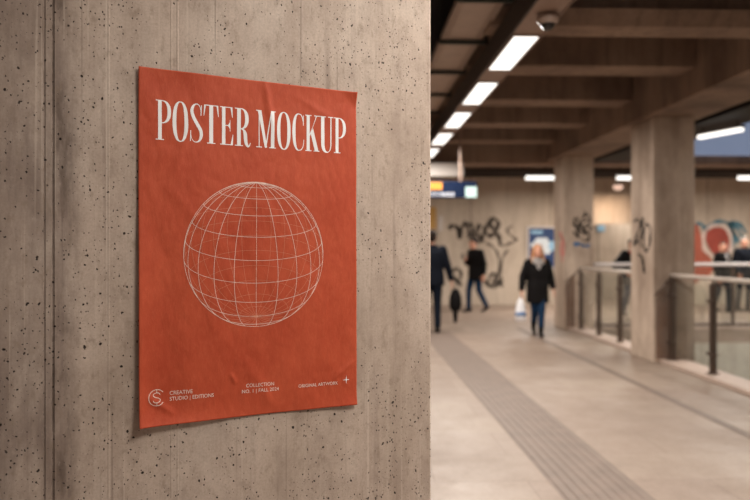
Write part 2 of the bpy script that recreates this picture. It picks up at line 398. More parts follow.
# ------------------------------------------------------------------ poster
PW, PH = 0.61, 0.915
def pxu(x):                                # pixel column -> distance along the wall from poster's left edge
    t = (x - 140) / 216.0
    return 0.61 * t / (1 - 0.1357*t) * (1 - 0.1357)
def pxv(x, y):                             # pixel -> height on the poster from its bottom edge
    d = 1.81 / (1 - 0.1357 * (x - 140) / 216.0)
    return (CAM_H + (250 - y) / F * d) - (1.5 - 0.4512 - 0.0034 * pxu(x) / PW)
def bumpf(x, c, w): return math.exp(-((x - c) / w) ** 2)
def relief(u, v):
    a, b = u / PW, v / PH
    h = 0.0042
    h += 0.0030 * noise.noise(Vector((u*7.0, v*3.2, 1.3)))                     # long vertical waves
    h += 0.0014 * noise.noise(Vector((u*17.0 + v*4, v*8.0, 7.7)))
    h += 0.0011 * abs(noise.noise(Vector((u*30.0 - v*9, v*20.0 + u*6, 3.1))))
    h += 0.009 * max(0, 1 - max(a, 0)/0.12)**2 * (0.55 + 0.45*math.sin(b*5.2+0.6))     # left edge lifts off
    h += 0.007 * max(0, 1 - (a/0.30 + b/0.16))**1.6                             # bottom left corner curls
    h += 0.010 * max(0, 1 - ((1-a)/0.10 + (1-b)/0.055))**1.5                    # top right corner curls
    h += 0.008 * max(0, 1 - b/0.06)**2 * (0.5 + 0.5*math.sin(a*6 + 1.0))        # bottom edge waves
    h += 0.0030 * max(0, 1 - (1-b)/0.06)**2 * (0.5 + 0.5*math.sin(a*9.5))
    # creases
    for (u0, v0, u1, v1, wd_, am) in ((0.33, 0.915, 0.355, 0.78, 0.010, 0.0022), (0.02, 0.075, 0.075, 0.035, 0.008, 0.0025), (0.28, 0.14, 0.36, 0.02, 0.014, 0.0018),
                                      (0.545, 0.09, 0.60, 0.13, 0.008, 0.0016), (0.06, 0.62, 0.16, 0.52, 0.016, 0.0012), (0.235, 0.118, 0.247, 0.095, 0.006, 0.0022), (0.43, 0.88, 0.53, 0.83, 0.012, 0.0013), (0.13, 0.80, 0.09, 0.66, 0.012, 0.0014)):
        d = Vector((u1-u0, v1-v0)); L = d.length; d /= L; q = Vector((u-u0, v-v0)); t = q.dot(d)/L
        if -0.25 < t < 1.25:
            s_ = max(0.0, 1 - max(0.0, abs(t-0.5)*2-0.6)/0.9); e = q.x*d.y - q.y*d.x
            h += am * s_ * math.exp(-(e/wd_)**2) 
    return max(h, 0.0012)
TILT = -0.0034 / PW
def ppt(u, v, off=0.0): return Vector((u, -(relief(u, v) + off), v + (1.5 - 0.4512) + u*TILT))
def pnt(u, v, off): return wall_M @ ppt(u, v, off)
poster_loc = wall_M @ Vector((PW/2, 0, 1.5 - 0.4512))
poster = empty('poster', (0, 0, 0), 'large orange-red paper poster with white globe drawing, hanging on the concrete wall', 'poster')
poster.matrix_world = wall_M
def flat_mesh(name, bm, mat, smooth=False):
    """bm is flat in (u, v); wrap it over the poster's relief."""
    bmesh.ops.triangulate(bm, faces=bm.faces[:])
    for _ in range(7):
        es = [e for e in bm.edges if e.calc_length() > 0.007]
        if not es: break
        bmesh.ops.subdivide_edges(bm, edges=es, cuts=1); bmesh.ops.triangulate(bm, faces=[f for f in bm.faces if len(f.verts) > 3])
    for v in bm.verts: v.co = ppt(v.co.x, v.co.y, 0.0007)
    for f in bm.faces:
        f.normal_update()
        if f.normal.y > 0: f.normal_flip()
    me = bpy.data.meshes.new(name); bm.to_mesh(me); bm.free(); me.materials.append(mat)
    o = bpy.data.objects.new(name, me); C.objects.link(o); o.parent = poster
    return o
sh = MB(); nu, nv = 200, 300
front = [[sh.bm.verts.new(ppt(-0.005 + (PW+0.004)*i/nu, 0.003 + (PH-0.003)*j/nv)) for i in range(nu+1)] for j in range(nv+1)]
for j in range(nv):
    for i in range(nu): sh.face((front[j][i], front[j][i+1], front[j+1][i+1], front[j+1][i]))
sheet = sh.build('paper_sheet', M['paper'], poster, smooth=True)
so = sheet.modifiers.new('thickness', 'SOLIDIFY'); so.thickness = 0.0004; so.offset = -1

# heading, drawn glyph by glyph in a unit box (x 0-1 over the glyph's width, y 0-1 over the cap height)
def rect(x0, y0, x1, y1): return [[(x0, y0), (x1, y0), (x1, y1), (x0, y1)]]
def strip(a, b): return [[a[i], a[i+1], b[i+1], b[i]] for i in range(len(a)-1)]
def arc(cx, cy_, rx, ry, a0, a1, n=24, p=0.86):
    out = []
    for i in range(n+1):
        t = math.radians(a0 + (a1-a0)*i/n); c, s_ = math.cos(t), math.sin(t)
        out.append((cx + rx*math.copysign(abs(c)**p, c), cy_ + ry*math.copysign(abs(s_)**p, s_)))
    return out
def spline(pts, n=8):
    out = []
    for i in range(len(pts)-1):
        p0 = pts[max(i-1, 0)]; p1 = pts[i]; p2 = pts[i+1]; p3 = pts[min(i+2, len(pts)-1)]
        for k in range(n):
            t = k/n
            out.append(tuple(0.5*(2*b + (c-a)*t + (2*a-5*b+4*c-d)*t*t + (3*b-a-3*c+d)*t**3) for a, b, c, d in zip(p0, p1, p2, p3)))
    out.append(pts[-1]); return out
def brush(pts, asp, n=8):
    """Variable-width stroke; pts (x, y, half width in glyph widths); asp = width / height of the glyph box."""
    P = spline(pts, n); A, B = [], []
    for i, (x, y, hw) in enumerate(P):
        q, r = P[max(i-1, 0)], P[min(i+1, len(P)-1)]
        dx, dy = (r[0]-q[0])*asp, (r[1]-q[1]); L = math.hypot(dx, dy) or 1
        nx, ny = -dy/L, dx/L
        A.append((x + nx*hw, y + ny*hw*asp)); B.append((x - nx*hw, y - ny*hw*asp))
    return strip(A, B)
SR = 0.022
def g_P(a):
    o = rect(.15, 0, .39, 1) + rect(0, 0, .54, SR) + rect(0, 1-SR, .4, 1)
    return o + strip(arc(.39, .71, .61, .29, -90, 90), arc(.39, .71, .37, .268, -90, 90))
def g_O(a): return strip(arc(.5, .5, .5, .515, 0, 360, 56), arc(.5, .5, .255, .49, 0, 360, 56))
def g_S(a):
    o = brush([(.85, .80, .022), (.80, .90, .025), (.66, .975, .03), (.44, .985, .045), (.22, .91, .10), (.15, .79, .125), (.28, .64, .13), (.55, .48, .135), (.82, .32, .13),
               (.87, .18, .12), (.74, .06, .075), (.50, .012, .035), (.28, .03, .025), (.12, .11, .022), (.05, .22, .022)], a)
    return o + [[(.82, .70), (.88, .70), (.92, .97), (.86, .97)], [(.02, .30), (.08, .30), (.06, .03), (.0, .03)]]
def g_T(a): return rect(.37, 0, .63, 1) + rect(.22, 0, .78, SR) + rect(.04, 1-SR, .96, 1) + [[(0, .71), (.035, .71), (.15, .985), (.03, .985)], [(.965, .71), (1, .71), (.97, .985), (.85, .985)]]
def g_E(a):
    return rect(.14, 0, .40, 1) + rect(0, 0, .97, SR) + rect(0, 1-SR, .93, 1) + rect(.40, .50, .72, .50+SR) + \
        [[(.92, .73), (.96, .73), (.94, .99), (.78, .99)], [(.96, .28), (1, .28), (.97, .01), (.80, .01)], [(.74, .36), (.78, .36), (.78, .66), (.74, .66)], [(.60, .505), (.75, .42), (.75, .61), (.60, .52)]]
def g_R(a):
    o = rect(.14, 0, .38, 1) + rect(0, 0, .52, SR) + rect(0, 1-SR, .4, 1)
    o += strip(arc(.38, .725, .50, .275, -90, 90), arc(.38, .725, .27, .253, -90, 90))
    return o + brush([(.40, .455, .02), (.55, .43, .06), (.65, .34, .11), (.68, .2, .11), (.72, .08, .10), (.83, .005, .07), (.93, .03, .03), (.99, .10, .02)], a)
def g_M(a):
    return rect(.13, 0, .17, 1) + rect(0, 0, .30, SR) + rect(0, 1-SR, .2, 1) + rect(.75, 0, .93, 1) + rect(.66, 0, 1, SR) + rect(.78, 1-SR, 1, 1) + \
        [[(.08, 1), (.27, 1), (.56, .01), (.44, .01)], [(.46, .0), (.52, .0), (.80, 1), (.75, 1)]]
def g_C(a):
    o = strip(arc(.52, .5, .52, .515, 90, 270, 36), arc(.52, .5, .26, .49, 90, 270, 36))
    o += brush([(.50, 1.0, .03), (.70, .985, .03), (.84, .91, .03), (.91, .80, .03)], a) + brush([(.50, .0, .03), (.72, .02, .03), (.90, .13, .026), (.96, .30, .022)], a)
    return o + [[(.90, .69), (.95, .69), (.95, .97), (.89, .97)]]
def g_K(a):
    return rect(.10, 0, .32, 1) + rect(0, 0, .44, SR) + rect(0, 1-SR, .44, 1) + rect(.62, 1-SR, .98, 1) + rect(.58, 0, 1, SR) + \
        [[(.31, .40), (.31, .47), (.83, 1), (.77, 1)], [(.38, .50), (.55, .64), (.93, 0), (.68, 0)]]
def g_U(a):
    o = rect(0, 1-SR, .46, 1) + rect(.62, 1-SR, 1, 1)
    lo = [(.13, 1), (.13, .26)] + arc(.5025, .26, .3725, .275, 180, 360, 28)[1:] + [(.875, 1)]
    li = [(.37, 1), (.37, .26)] + arc(.585, .26, .215, .245, 180, 360, 28)[1:] + [(.80, 1)]
    return o + strip(lo, li)
head = bmesh.new(); V0, V1 = 0.7338, 0.8358
for gf, x0, x1 in ((g_P, 155.3, 170.7), (g_O, 172.1, 187.8), (g_S, 189.6, 202.5), (g_T, 203.2, 218.4), (g_E, 219.8, 233), (g_R, 234.6, 250.2),
                   (g_M, 255.8, 275.3), (g_O, 276.6, 290.1), (g_C, 291.9, 303.8), (g_K, 304.7, 318.8), (g_U, 318.6, 332.4), (g_P, 333, 345.2)):
    u0, u1 = pxu(x0), pxu(x1)
    for poly in gf((u1-u0)/(V1-V0)):
        vs_ = [head.verts.new((u0 + p[0]*(u1-u0), V0 + p[1]*(V1-V0), 0)) for p in poly]
        try: head.faces.new(vs_)
        except ValueError: pass
flat_mesh('heading_lettering', head, M['ink'])

# wireframe globe: meridians and parallels every 15 degrees, seen from a little above
gc_u, gc_v = 0.5*(pxu(183.2) + pxu(322.2)), pxv(256.5, 254.3); GR = 0.5*(pxu(322.2) - pxu(183.2)); TIL = math.radians(19.0); PD = 4.6
GK = GR*math.sqrt(PD*PD - 1)
def gpt(lat, lon):
    x = math.cos(lat)*math.sin(lon); f = math.cos(lat)*math.cos(lon); z = math.sin(lat)     # f > 0 faces the viewer
    zz = z*math.cos(TIL) - f*math.sin(TIL); ff = f*math.cos(TIL) + z*math.sin(TIL)
    return gc_u + GK*x/(PD - ff), gc_v + GK*zz/(PD - ff), ff
def ribbon(bm, pts, w):
    A, B = [], []
    for i, p in enumerate(pts):
        q, r = pts[max(i-1, 0)], pts[min(i+1, len(pts)-1)]
        dx, dy = r[0]-q[0], r[1]-q[1]; L = math.hypot(dx, dy) or 1e-9
        A.append(bm.verts.new((p[0]-dy/L*w/2, p[1]+dx/L*w/2, 0))); B.append(bm.verts.new((p[0]+dy/L*w/2, p[1]-dx/L*w/2, 0)))
    for i in range(len(pts)-1):
        try: bm.faces.new((A[i], A[i+1], B[i+1], B[i]))
        except ValueError: pass
gf_, gb_ = bmesh.new(), bmesh.new()
def gline(seq):
    cur, side = [], None
    for la, lo in seq:
        x, y, f = gpt(la, lo); s_ = f > 1/PD
        if side is not None and s_ != side:
            cur.append((x, y)); ribbon(gf_ if side else gb_, cur, 0.00095 if side else 0.0006); cur = []
        cur.append((x, y)); side = s_
    if len(cur) > 1: ribbon(gf_ if side else gb_, cur, 0.00095 if side else 0.0006)
for k in range(24): gline([(math.radians(-90 + i*2.5), math.radians(15*k)) for i in range(73)])
for k in range(1, 12): gline([(math.radians(-90 + 15*k), math.radians(3*i)) for i in range(121)])
ribbon(gf_, [(gc_u + GR*1.0*math.cos(2*PI*i/160), gc_v + GR*1.0*math.sin(2*PI*i/160)) for i in range(161)], 0.0011)
flat_mesh('globe_drawing', gf_, M['ink_thin']); flat_mesh('globe_far_lines', gb_, M['ink_faint'])

def small_text(name, s_, px0, py0, px1, cap_px, py1=None):
    """Text line: baseline from pixel (px0, py0) to (px1, py1)."""
    cu = bpy.data.curves.new(name, 'FONT'); cu.body = s_; cu.size = 1.0; cu.resolution_u = 3
    tmp = bpy.data.objects.new('text_tmp', cu); C.objects.link(tmp); bpy.context.view_layer.update()
    me = bpy.data.meshes.new_from_object(tmp.evaluated_get(bpy.context.evaluated_depsgraph_get()))
    bpy.data.objects.remove(tmp); bm = bmesh.new(); bm.from_mesh(me); bpy.data.meshes.remove(me)
    xs = [v.co.x for v in bm.verts]; ys = [v.co.y for v in bm.verts]; x0, x1 = min(xs), max(xs); yt = 0.73
    u0, u1 = pxu(px0), pxu(px1); v0 = pxv(px0, py0); v1 = pxv(px1, py1); cap = cap_px/F*1.81/(1-0.1357*(px0-140)/216)
    for v in bm.verts:
        t = (v.co.x-x0)/(x1-x0); v.co = Vector((u0 + t*(u1-u0), v0 + t*(v1-v0) + v.co.y/yt*cap, 0))
    bmesh.ops.remove_doubles(bm, verts=bm.verts[:], dist=1e-6)
    return flat_mesh(name, bm, M['ink_thin'])
small_text('credit_line', 'CREATIVE', 169.3, 394.6, 192, 4.0, 392.6)
small_text('credit_line', 'STUDIO | EDITIONS', 169.3, 400.4, 213.3, 4.0, 396.4)
small_text('edition_line', 'COLLECTION', 245.8, 387.2, 273.6, 3.7, 385.0)
small_text('edition_line', 'NO. 1 | FALL 2024', 241.6, 393.2, 278.4, 3.7, 390.0)
small_text('artwork_line', 'ORIGINAL ARTWORK', 297.8, 387.4, 337, 3.4, 384.0)
lg = bmesh.new(); lu, lv = pxu(156.2), pxv(156.2, 397.2); LR = 8.0/F*1.82
ribbon(lg, [(lu + LR*math.cos(math.radians(38 + 284*i/60)), lv + LR*math.sin(math.radians(38 + 284*i/60))) for i in range(61)], 0.0016)
ribbon(lg, [(lu + LR*x, lv + LR*y) for x, y in spline([(.42, .34), (.30, .52), (.02, .60), (-.34, .50), (-.42, .26), (-.2, .07), (.2, -.07), (.44, -.28), (.34, -.52), (-.02, -.62), (-.34, -.54), (-.46, -.34)], 6)], 0.0017)
ribbon(lg, [(lu, lv + LR*1.0), (lu, lv + LR*.6)], 0.0013); ribbon(lg, [(lu, lv - LR*1.0), (lu, lv - LR*.6)], 0.0013)
flat_mesh('round_logo', lg, M['ink_thin'])
st = bmesh.new(); su, sv = pxu(345.3), pxv(345.3, 379.3); Rs = 3.9/F*2.08
cpt = [(su + (Rs if k % 2 == 0 else Rs*0.16)*math.cos(PI/4*k), sv + (Rs*1.15 if k % 2 == 0 else Rs*0.16)*math.sin(PI/4*k)) for k in range(8)]
st.faces.new([st.verts.new((x, y, 0)) for x, y in cpt]); flat_mesh('four_point_star', st, M['ink'])

# ------------------------------------------------------------------ floor, ceiling, walls
BW_Y = 19.45                                # back wall
WELL = (4.46, 3.0, 9.4, 13.25)              # stairwell opening x0 y0 x1 y1
X0, X1, Y0, Y1 = -4.5, 14.0, -7.0, 22.5
f = MB()
for a, b in (((X0, Y0), (WELL[0], Y1)), ((WELL[0], Y0), (X1, WELL[1])), ((WELL[0], WELL[3]), (X1, Y1)), ((WELL[2], WELL[1]), (X1, WELL[3]))):
    f.box((a[0], a[1], -0.25), (b[0], b[1], 0.0))
floor = struct(f.build('floor', M['floor']))
t = MB()
for k in range(8):
    x = 1.305 + k*0.0655
    t.extrude([(x, 0.0), (x+0.006, 0.006), (x+0.034, 0.006), (x+0.040, 0.0)], lambda p: (p[0], -2.0, p[1]), lambda p: (p[0], 13.2, p[1]))
t.box((1.285, -2.0, 0.0), (1.835, 13.2, 0.0012))
tag(t.build('tactile_paving', M['tactile'], floor), 'ribbed darker guide strip for the blind')
dgr = MB(); dgr.box((3.17, -2.0, 0.0), (3.27, 13.6, 0.002)); dgr.box((3.195, -2.0, 0.0), (3.245, 13.6, 0.004))
dgr.build('drain_channel', M['groove'], floor)
cb = MB(); cb.box((4.10, 3.0, 0.0), (4.46, 13.45, 0.05), 0.008); cb.box((4.46, 13.25, 0.0), (9.4, 13.45, 0.05), 0.008)
tag(cb.build('kerb', M['coping'], floor), 'pinkish stone kerb around the stairwell')

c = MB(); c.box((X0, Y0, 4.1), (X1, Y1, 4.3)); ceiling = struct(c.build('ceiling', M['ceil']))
GX0, GX1, GZ = 3.93, 4.73, 3.27
for k in range(5):                          # transverse ribs; the nearest has a wider bottom flange
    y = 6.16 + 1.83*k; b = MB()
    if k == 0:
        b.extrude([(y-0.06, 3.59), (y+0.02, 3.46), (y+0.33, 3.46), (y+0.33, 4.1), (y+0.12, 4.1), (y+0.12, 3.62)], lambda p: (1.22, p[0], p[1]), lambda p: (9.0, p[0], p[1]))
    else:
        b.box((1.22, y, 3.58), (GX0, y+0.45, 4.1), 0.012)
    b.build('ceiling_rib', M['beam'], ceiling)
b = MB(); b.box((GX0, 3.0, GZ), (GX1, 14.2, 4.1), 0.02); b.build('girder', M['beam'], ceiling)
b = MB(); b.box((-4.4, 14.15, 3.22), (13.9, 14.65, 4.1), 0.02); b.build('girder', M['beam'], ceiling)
bx_ = at(464, 14.0).x; b = MB(); b.box((-4.4, 13.95, 2.95), (bx_, 14.14, 3.215), 0.01); tag(b.build('bulkhead', M['post_frame'], ceiling), 'pale bulkhead lit by the last lamp')
b = MB(); b.box((-4.4, 14.65, 3.75), (13.9, BW_Y, 3.9)); b.build('soffit', M['ceil'], ceiling)
b = MB(); b.box((-4.4, -6.9, 3.95), (1.20, 14.1, 4.08)); tag(b.build('dark_void_slab', M['black'], ceiling), 'black slab standing in for the unlit void above the cable tray')  # black slab added so the unlit ceiling void stays dark
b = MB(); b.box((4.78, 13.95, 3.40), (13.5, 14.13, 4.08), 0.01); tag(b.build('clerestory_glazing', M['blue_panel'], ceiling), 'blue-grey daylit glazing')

D0, D1, DZ = 6.62, 8.5, 2.22                # doorway in the back wall
bw = MB()
bw.box((X0, BW_Y, 0), (D0, BW_Y+0.3, 4.1)); bw.box((D0, BW_Y, DZ), (D1, BW_Y+0.3, 4.1)); bw.box((D1, BW_Y, 0), (X1, BW_Y+0.3, 4.1))
wall_back = struct(bw.build('wall_back', M['back']))
b = MB(); b.box((5.6, 21.9, 0), (10.2, 22.1, 4.1)); b.box((5.4, BW_Y+0.3, 0), (5.6, 22.1, 4.1)); b.box((10.2, BW_Y+0.3, 0), (10.4, 22.1, 4.1)); struct(b.build('wall_passage', M['back']))
b = MB(); b.box((X1, Y0, -0.2), (X1+0.3, Y1, 4.1)); struct(b.build('wall_right', M['back']))
b = MB(); b.box((X0-0.3, 2.0, -0.2), (X0, Y1, 4.1)); struct(b.build('wall_far_left', M['back']))
b = MB(); x0, y0, x1, y1 = WELL
b.box((x0-0.2, y1, -3.2), (x1+0.2, y1+0.2, -0.25)); b.box((x0-0.2, y0, -3.2), (x0, y1, -0.25)); b.box((x1, y0, -3.2), (x1+0.2, y1, -0.25)); b.box((x0-0.2, y0-0.2, -3.2), (x1+0.2, y0, -0.25)); b.box((x0, y0, -3.4), (x1, y1, -3.2))
struct(b.build('wall_stairwell', M['well']))

# ------------------------------------------------------------------ graffiti (paint on walls and pillars)
def stroke_paint(name, strokes, mat, parent, plane, wpx, label=None):
    """strokes: pixel polylines laid as thin paint films on a plane; plane(px, py) -> (point, normal, across)."""
    mb = MB()
    for s_ in strokes:
        P = spline([(float(a), float(b_)) for a, b_ in s_], 6); up, dn = [], []
        for i, (x, y) in enumerate(P):
            q, r = P[max(i-1, 0)], P[min(i+1, len(P)-1)]; dx, dy = r[0]-q[0], r[1]-q[1]; L = math.hypot(dx, dy) or 1
            hw = wpx*0.72*(0.75 + 0.25*math.sin(i*0.7))
            up.append(mb.bm.verts.new(plane(x - dy/L*hw, y + dx/L*hw))); dn.append(mb.bm.verts.new(plane(x + dy/L*hw, y - dx/L*hw)))
        for i in range(len(P)-1): mb.face((up[i], up[i+1], dn[i+1], dn[i]))
    o = mb.build(name, mat, parent)
    if parent: o.matrix_parent_inverse = parent.matrix_world.inverted()
    if label: o['label'] = label
    return o
def blob_paint(name, poly, mat, parent, plane, label=None):
    mb = MB(); P = spline([tuple(map(float, p)) for p in poly] + [tuple(map(float, poly[0]))], 5)[:-1]
    mb.face([mb.bm.verts.new(plane(x, y)) for x, y in P]); bmesh.ops.triangulate(mb.bm, faces=mb.bm.faces[:])
    o = mb.build(name, mat, parent)
    if label: o['label'] = label
    return o
back_pl = lambda k: (lambda x, y: on_y(x, y, BW_Y) + Vector((0, -0.004 - 0.003*k, 0)))
stroke_paint('graffiti_tag', [[(449, 229), (453, 225), (458, 229), (459, 238), (462, 227), (466, 224), (469, 234), (470, 238)], [(469, 224), (472, 226), (474, 237), (480, 241), (483, 238)],
    [(480, 224), (477, 232), (482, 238), (484, 232), (487, 225), (493, 219), (498, 222), (496, 231), (490, 236), (485, 232)], [(488, 222), (494, 230), (499, 238), (500, 246)]], M['paint_faded'], wall_back, back_pl(0), 3.6, 'sprawling black tag')
stroke_paint('graffiti_tag', [[(498, 238), (503, 246), (510, 243), (517, 240), (511, 236), (507, 230), (512, 226)], [(486, 243), (493, 247), (498, 255), (499, 268), (497, 285)], [(508, 250), (503, 257), (501, 266), (501, 284)]], M['paint_faded'], wall_back, back_pl(0), 1.7, 'thin branching black lines')
stroke_paint('graffiti_tag', [[(453, 272), (457, 268), (461, 274), (458, 283), (454, 276), (461, 286)], [(477, 284), (482, 277), (487, 284), (490, 276), (496, 274), (494, 283), (499, 284), (502, 278)], [(487, 285), (496, 287), (501, 282), (502, 287)]], M['paint_faded'], wall_back, back_pl(0), 2.6, 'low black tag near the floor')
stroke_paint('graffiti_swirl', [[(696, 226), (700, 223), (706, 230), (709, 233)], [(705, 231), (711, 224.5), (719, 221.5), (728, 223.5), (733, 232), (734, 242), (731, 251)], [(728, 225), (735, 222), (741, 226), (746, 233)], [(730, 229), (736, 236), (740, 243)], [(732, 223), (739, 231), (744, 241)]], M['paint_teal'], wall_back, back_pl(0), 3.2, 'teal graffiti outlines')
blob_paint('graffiti_disc', [(705, 240), (707, 232), (715, 227), (724, 229), (729, 238), (728, 250), (721, 255), (712, 253)], M['paint_red'], wall_back, back_pl(1), 'red graffiti disc')
stroke_paint('graffiti_ring', [[(703, 240), (705, 231), (714, 225.5), (725, 227), (731, 238), (730, 251), (722, 257.5), (711, 255.5), (704, 248), (703, 240)]], M['paint_pale'], wall_back, back_pl(2), 2.6, 'pale ring round the red disc')
blob_paint('graffiti_fill', [(694, 224), (698, 226), (702, 240), (703, 250), (711, 259), (712, 272), (700, 280), (692, 278)], M['paint_rust'], wall_back, back_pl(1), 'rust-red graffiti fill')

# ------------------------------------------------------------------ pillars
def pillar(x0, y0, x1, y1, label):
    p = MB(); p.box((x0, y0, 0), (x1, y1, GZ), 0.015)
    return tag(p.build('concrete_pillar', M['pillar']), label, 'pillar')
p_near = at(653, 9.48); p_far = at(568, 13.45)
near = pillar(4.02, 9.34, 4.585, 10.10, 'thick board-marked concrete pillar nearest the viewer, black scrawl on its left side')
far = pillar(4.02, 13.28, 4.585, 13.95, 'concrete pillar further down the passage, with black tag and short blue scrawl')
side_pl = lambda X: (lambda x, y: (lambda t: (lambda d: at(x, d, y) + Vector((X - at(x, d, y).x - 0.003, 0, 0)))(X/(t*cy + sy)))((x-375)/F))
front_pl = lambda Y: (lambda x, y: on_y(x, y, Y) + Vector((0, -0.003, 0)))
stroke_paint('graffiti_tag', [[(634, 222), (638, 219), (641, 225), (637, 234), (634, 246), (638, 241), (642, 247)], [(643, 217), (642, 230), (640, 240)], [(646, 223), (650, 228), (650, 242), (647, 252), (644, 244), (644, 231), (647, 224)], [(638, 254), (643, 259), (644, 272)], [(642, 257), (645, 274)]], M['paint_black'], near, side_pl(4.02), 1.5, 'black scrawl')
stroke_paint('graffiti_tag', [[(574, 218), (576, 228), (580, 223), (579, 233), (576, 237)], [(583, 216), (588, 215), (590, 222), (584, 228), (588, 232), (592, 227)], [(583, 233), (590, 235), (586, 241), (581, 238)], [(588, 236), (589, 242)], [(572, 224), (581, 227), (590, 226)], [(573, 231), (579, 238), (577, 228), (584, 234), (582, 224), (588, 219)], [(576, 217), (580, 222), (586, 212)]], M['paint_black'], far, front_pl(13.28), 1.4, 'black tag')
stroke_paint('graffiti_scrawl', [[(573, 244), (579, 243), (584, 246), (590, 244)], [(575, 246), (581, 244), (589, 247)]], M['paint_blue'], far, front_pl(13.28), 1.8, 'short blue scrawl')
stroke_paint('graffiti_scrawl', [[(560, 232), (562, 240), (561, 250), (563, 262)], [(562, 236), (564, 246), (563, 256)]], M['paint_pink'], far, side_pl(4.02), 1.6, 'faint pink scrawl')

# ------------------------------------------------------------------ corridor lamp strip and what hangs from the ceiling
LZ, LX0, LX1 = 3.25, 1.342, 1.543
ch = empty('lamp_channel', (1.45, 4.0, LZ), 'long brown ceiling channel carrying the row of fluorescent panels', 'light channel')
b = MB(); b.box((-0.13, -10.0, 0.008), (0.118, 9.4, 0.16), 0.006); b.build('channel_body', M['strip'], ch)
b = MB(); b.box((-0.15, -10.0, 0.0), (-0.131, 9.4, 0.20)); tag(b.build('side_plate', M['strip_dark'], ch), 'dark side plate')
b = MB(); b.box((0.119, -10.0, 0.0), (0.128, 9.4, 0.16)); b.build('side_plate', M['strip'], ch)
for y in (-8.5, -5.5, -2.5, 0.5, 3.5, 6.5):
    b = MB(); b.tube((0, y, 0.16), (0, y, 0.85), 0.012, n=8); b.build('hanger_rod', M['black'], ch)
pitch = 1.626
ORD = ['second', 'third', 'fourth']
def panel(name, y, ln, label, grp=None, watts=STRIP_W):
    e = empty(name, (1.4425, y, LZ - 0.004), label, 'ceiling light', grp)
    b = MB(); b.box((-0.1005, 0, -0.006), (0.1005, ln, 0.011), 0.003); d = b.build('diffuser', M['lamp'], e); area_lamp(e, (0, ln/2, -0.012), 0.19, ln, watts)
    b = MB()
    b.box((-0.112, -0.010, -0.004), (-0.101, ln+0.010, 0.011)); b.box((0.101, -0.010, -0.004), (0.112, ln+0.010, 0.011)); b.box((-0.101, -0.010, -0.004), (0.101, -0.001, 0.011)); b.box((-0.101, ln+0.001, -0.004), (0.101, ln+0.010, 0.011))
    b.build('frame', M['strip'], e); return e
labs = ['largest, nearest glowing fluorescent panel in the row, just below the dome camera', 'second glowing fluorescent panel in the ceiling row, counted from the dome camera',
        'third glowing fluorescent panel in the ceiling row, counted from the dome camera', 'fourth glowing fluorescent panel in the row, partly cut off by the concrete wall', 'last visible fluorescent panel of the row, small corner at the wall edge']
Ys = 5.79
for k in range(5): panel('ceiling_lamp', Ys + pitch*k, 1.06, labs[k], 'fluorescent panels in the lamp channel')
for k in range(1, 4): panel('ceiling_lamp', Ys - 0.55 - pitch*k, 1.06, 'fluorescent panel of the ceiling row behind the viewer, out of the picture', 'fluorescent panels out of view', STRIP_W*1.12)

e = empty('dome_camera', at(540, 5.7, z=LZ), 'small round dome security camera under the lamp channel, before the first light panel', 'camera')
e.location = (1.475, 5.28, LZ-0.010)
b = MB(); b.lathe([(0.075, 0.006), (0.082, -0.004), (0.080, -0.034), (0.066, -0.048)]); b.build('housing', M['camw'], e, smooth=True)
b = MB(); b.ell((0, 0, -0.046), (0.056, 0.056, 0.056)); b.build('dome', M['camdome'], e, smooth=True)
b = MB(); b.lathe([(0.064, -0.042), (0.066, -0.052), (0.057, -0.058), (0.055, -0.050)]); b.build('trim_ring', M['camw'], e, smooth=True)

e = empty('cable_tray', (1.055, 4.0, 3.5), 'long ribbed grey metal tray hung from dark bars left of the lamps', 'cable tray')
prof = []
for x in (-0.185, -0.165, -0.15, -0.13, 0.13, 0.15, 0.165, 0.185):
    prof += [(x-0.004, 0.0), (x-0.003, -0.008), (x+0.003, -0.008), (x+0.004, 0.0)]
prof = [(-0.192, 0.05), (-0.19, 0.0)] + prof + [(0.19, 0.0), (0.192, 0.05), (0.18, 0.05), (0.178, 0.008), (-0.178, 0.008), (-0.18, 0.05)]
b = MB(); b.extrude(prof, lambda p: (p[0], -9.0, p[1]), lambda p: (p[0], 6.2, p[1])); b.build('tray_pan', M['tray'], e)
for k in range(-6, 4):
    y = 2.73 + 1.15*k; b = MB(); b.box((-0.215, y, -0.045), (0.235, y+0.04, -0.010)); b.tube((-0.205, y+0.02, -0.02), (-0.205, y+0.02, 0.6), 0.008, n=8); b.tube((0.225, y+0.02, -0.02), (0.225, y+0.02, 0.6), 0.008, n=8)
    b.build('hanger_bar', M['bar'], e)

# hanging direction sign
SD = 12.0
sr = at(477, SD); sl = sr.x - 1.75
zb, zt = CAM_H + (250-197.8)/F*SD, CAM_H + (250-181.3)/F*SD
e = empty('direction_sign', (sr.x, sr.y, zb), 'navy blue hanging direction sign with orange field and lit white square', 'sign')
b = MB(); b.box((-1.75, 0.0, 0), (0, 0.12, zt-zb), 0.01); b.build('sign_box', M['sign'], e)
def sx(px): return (on_y(px, 250, sr.y).x - sr.x)
def sz(py): return CAM_H + (250-py)/F*SD - zb
b = MB(); b.box((-1.70, -0.006, sz(189.8)), (sx(442.2), -0.001, sz(182.6)), 0.0); b.build('orange_field', M['sign_orange'], e)
b = MB(); b.box((sx(465.4), -0.010, sz(197.4)), (sx(476.6), -0.001, sz(186.8)), 0.003); b.build('pictogram_panel', M['sign_pict'], e)
b = MB(); rr = random.Random(3); x = -1.66; z0, z1 = sz(196.4), sz(191.2)
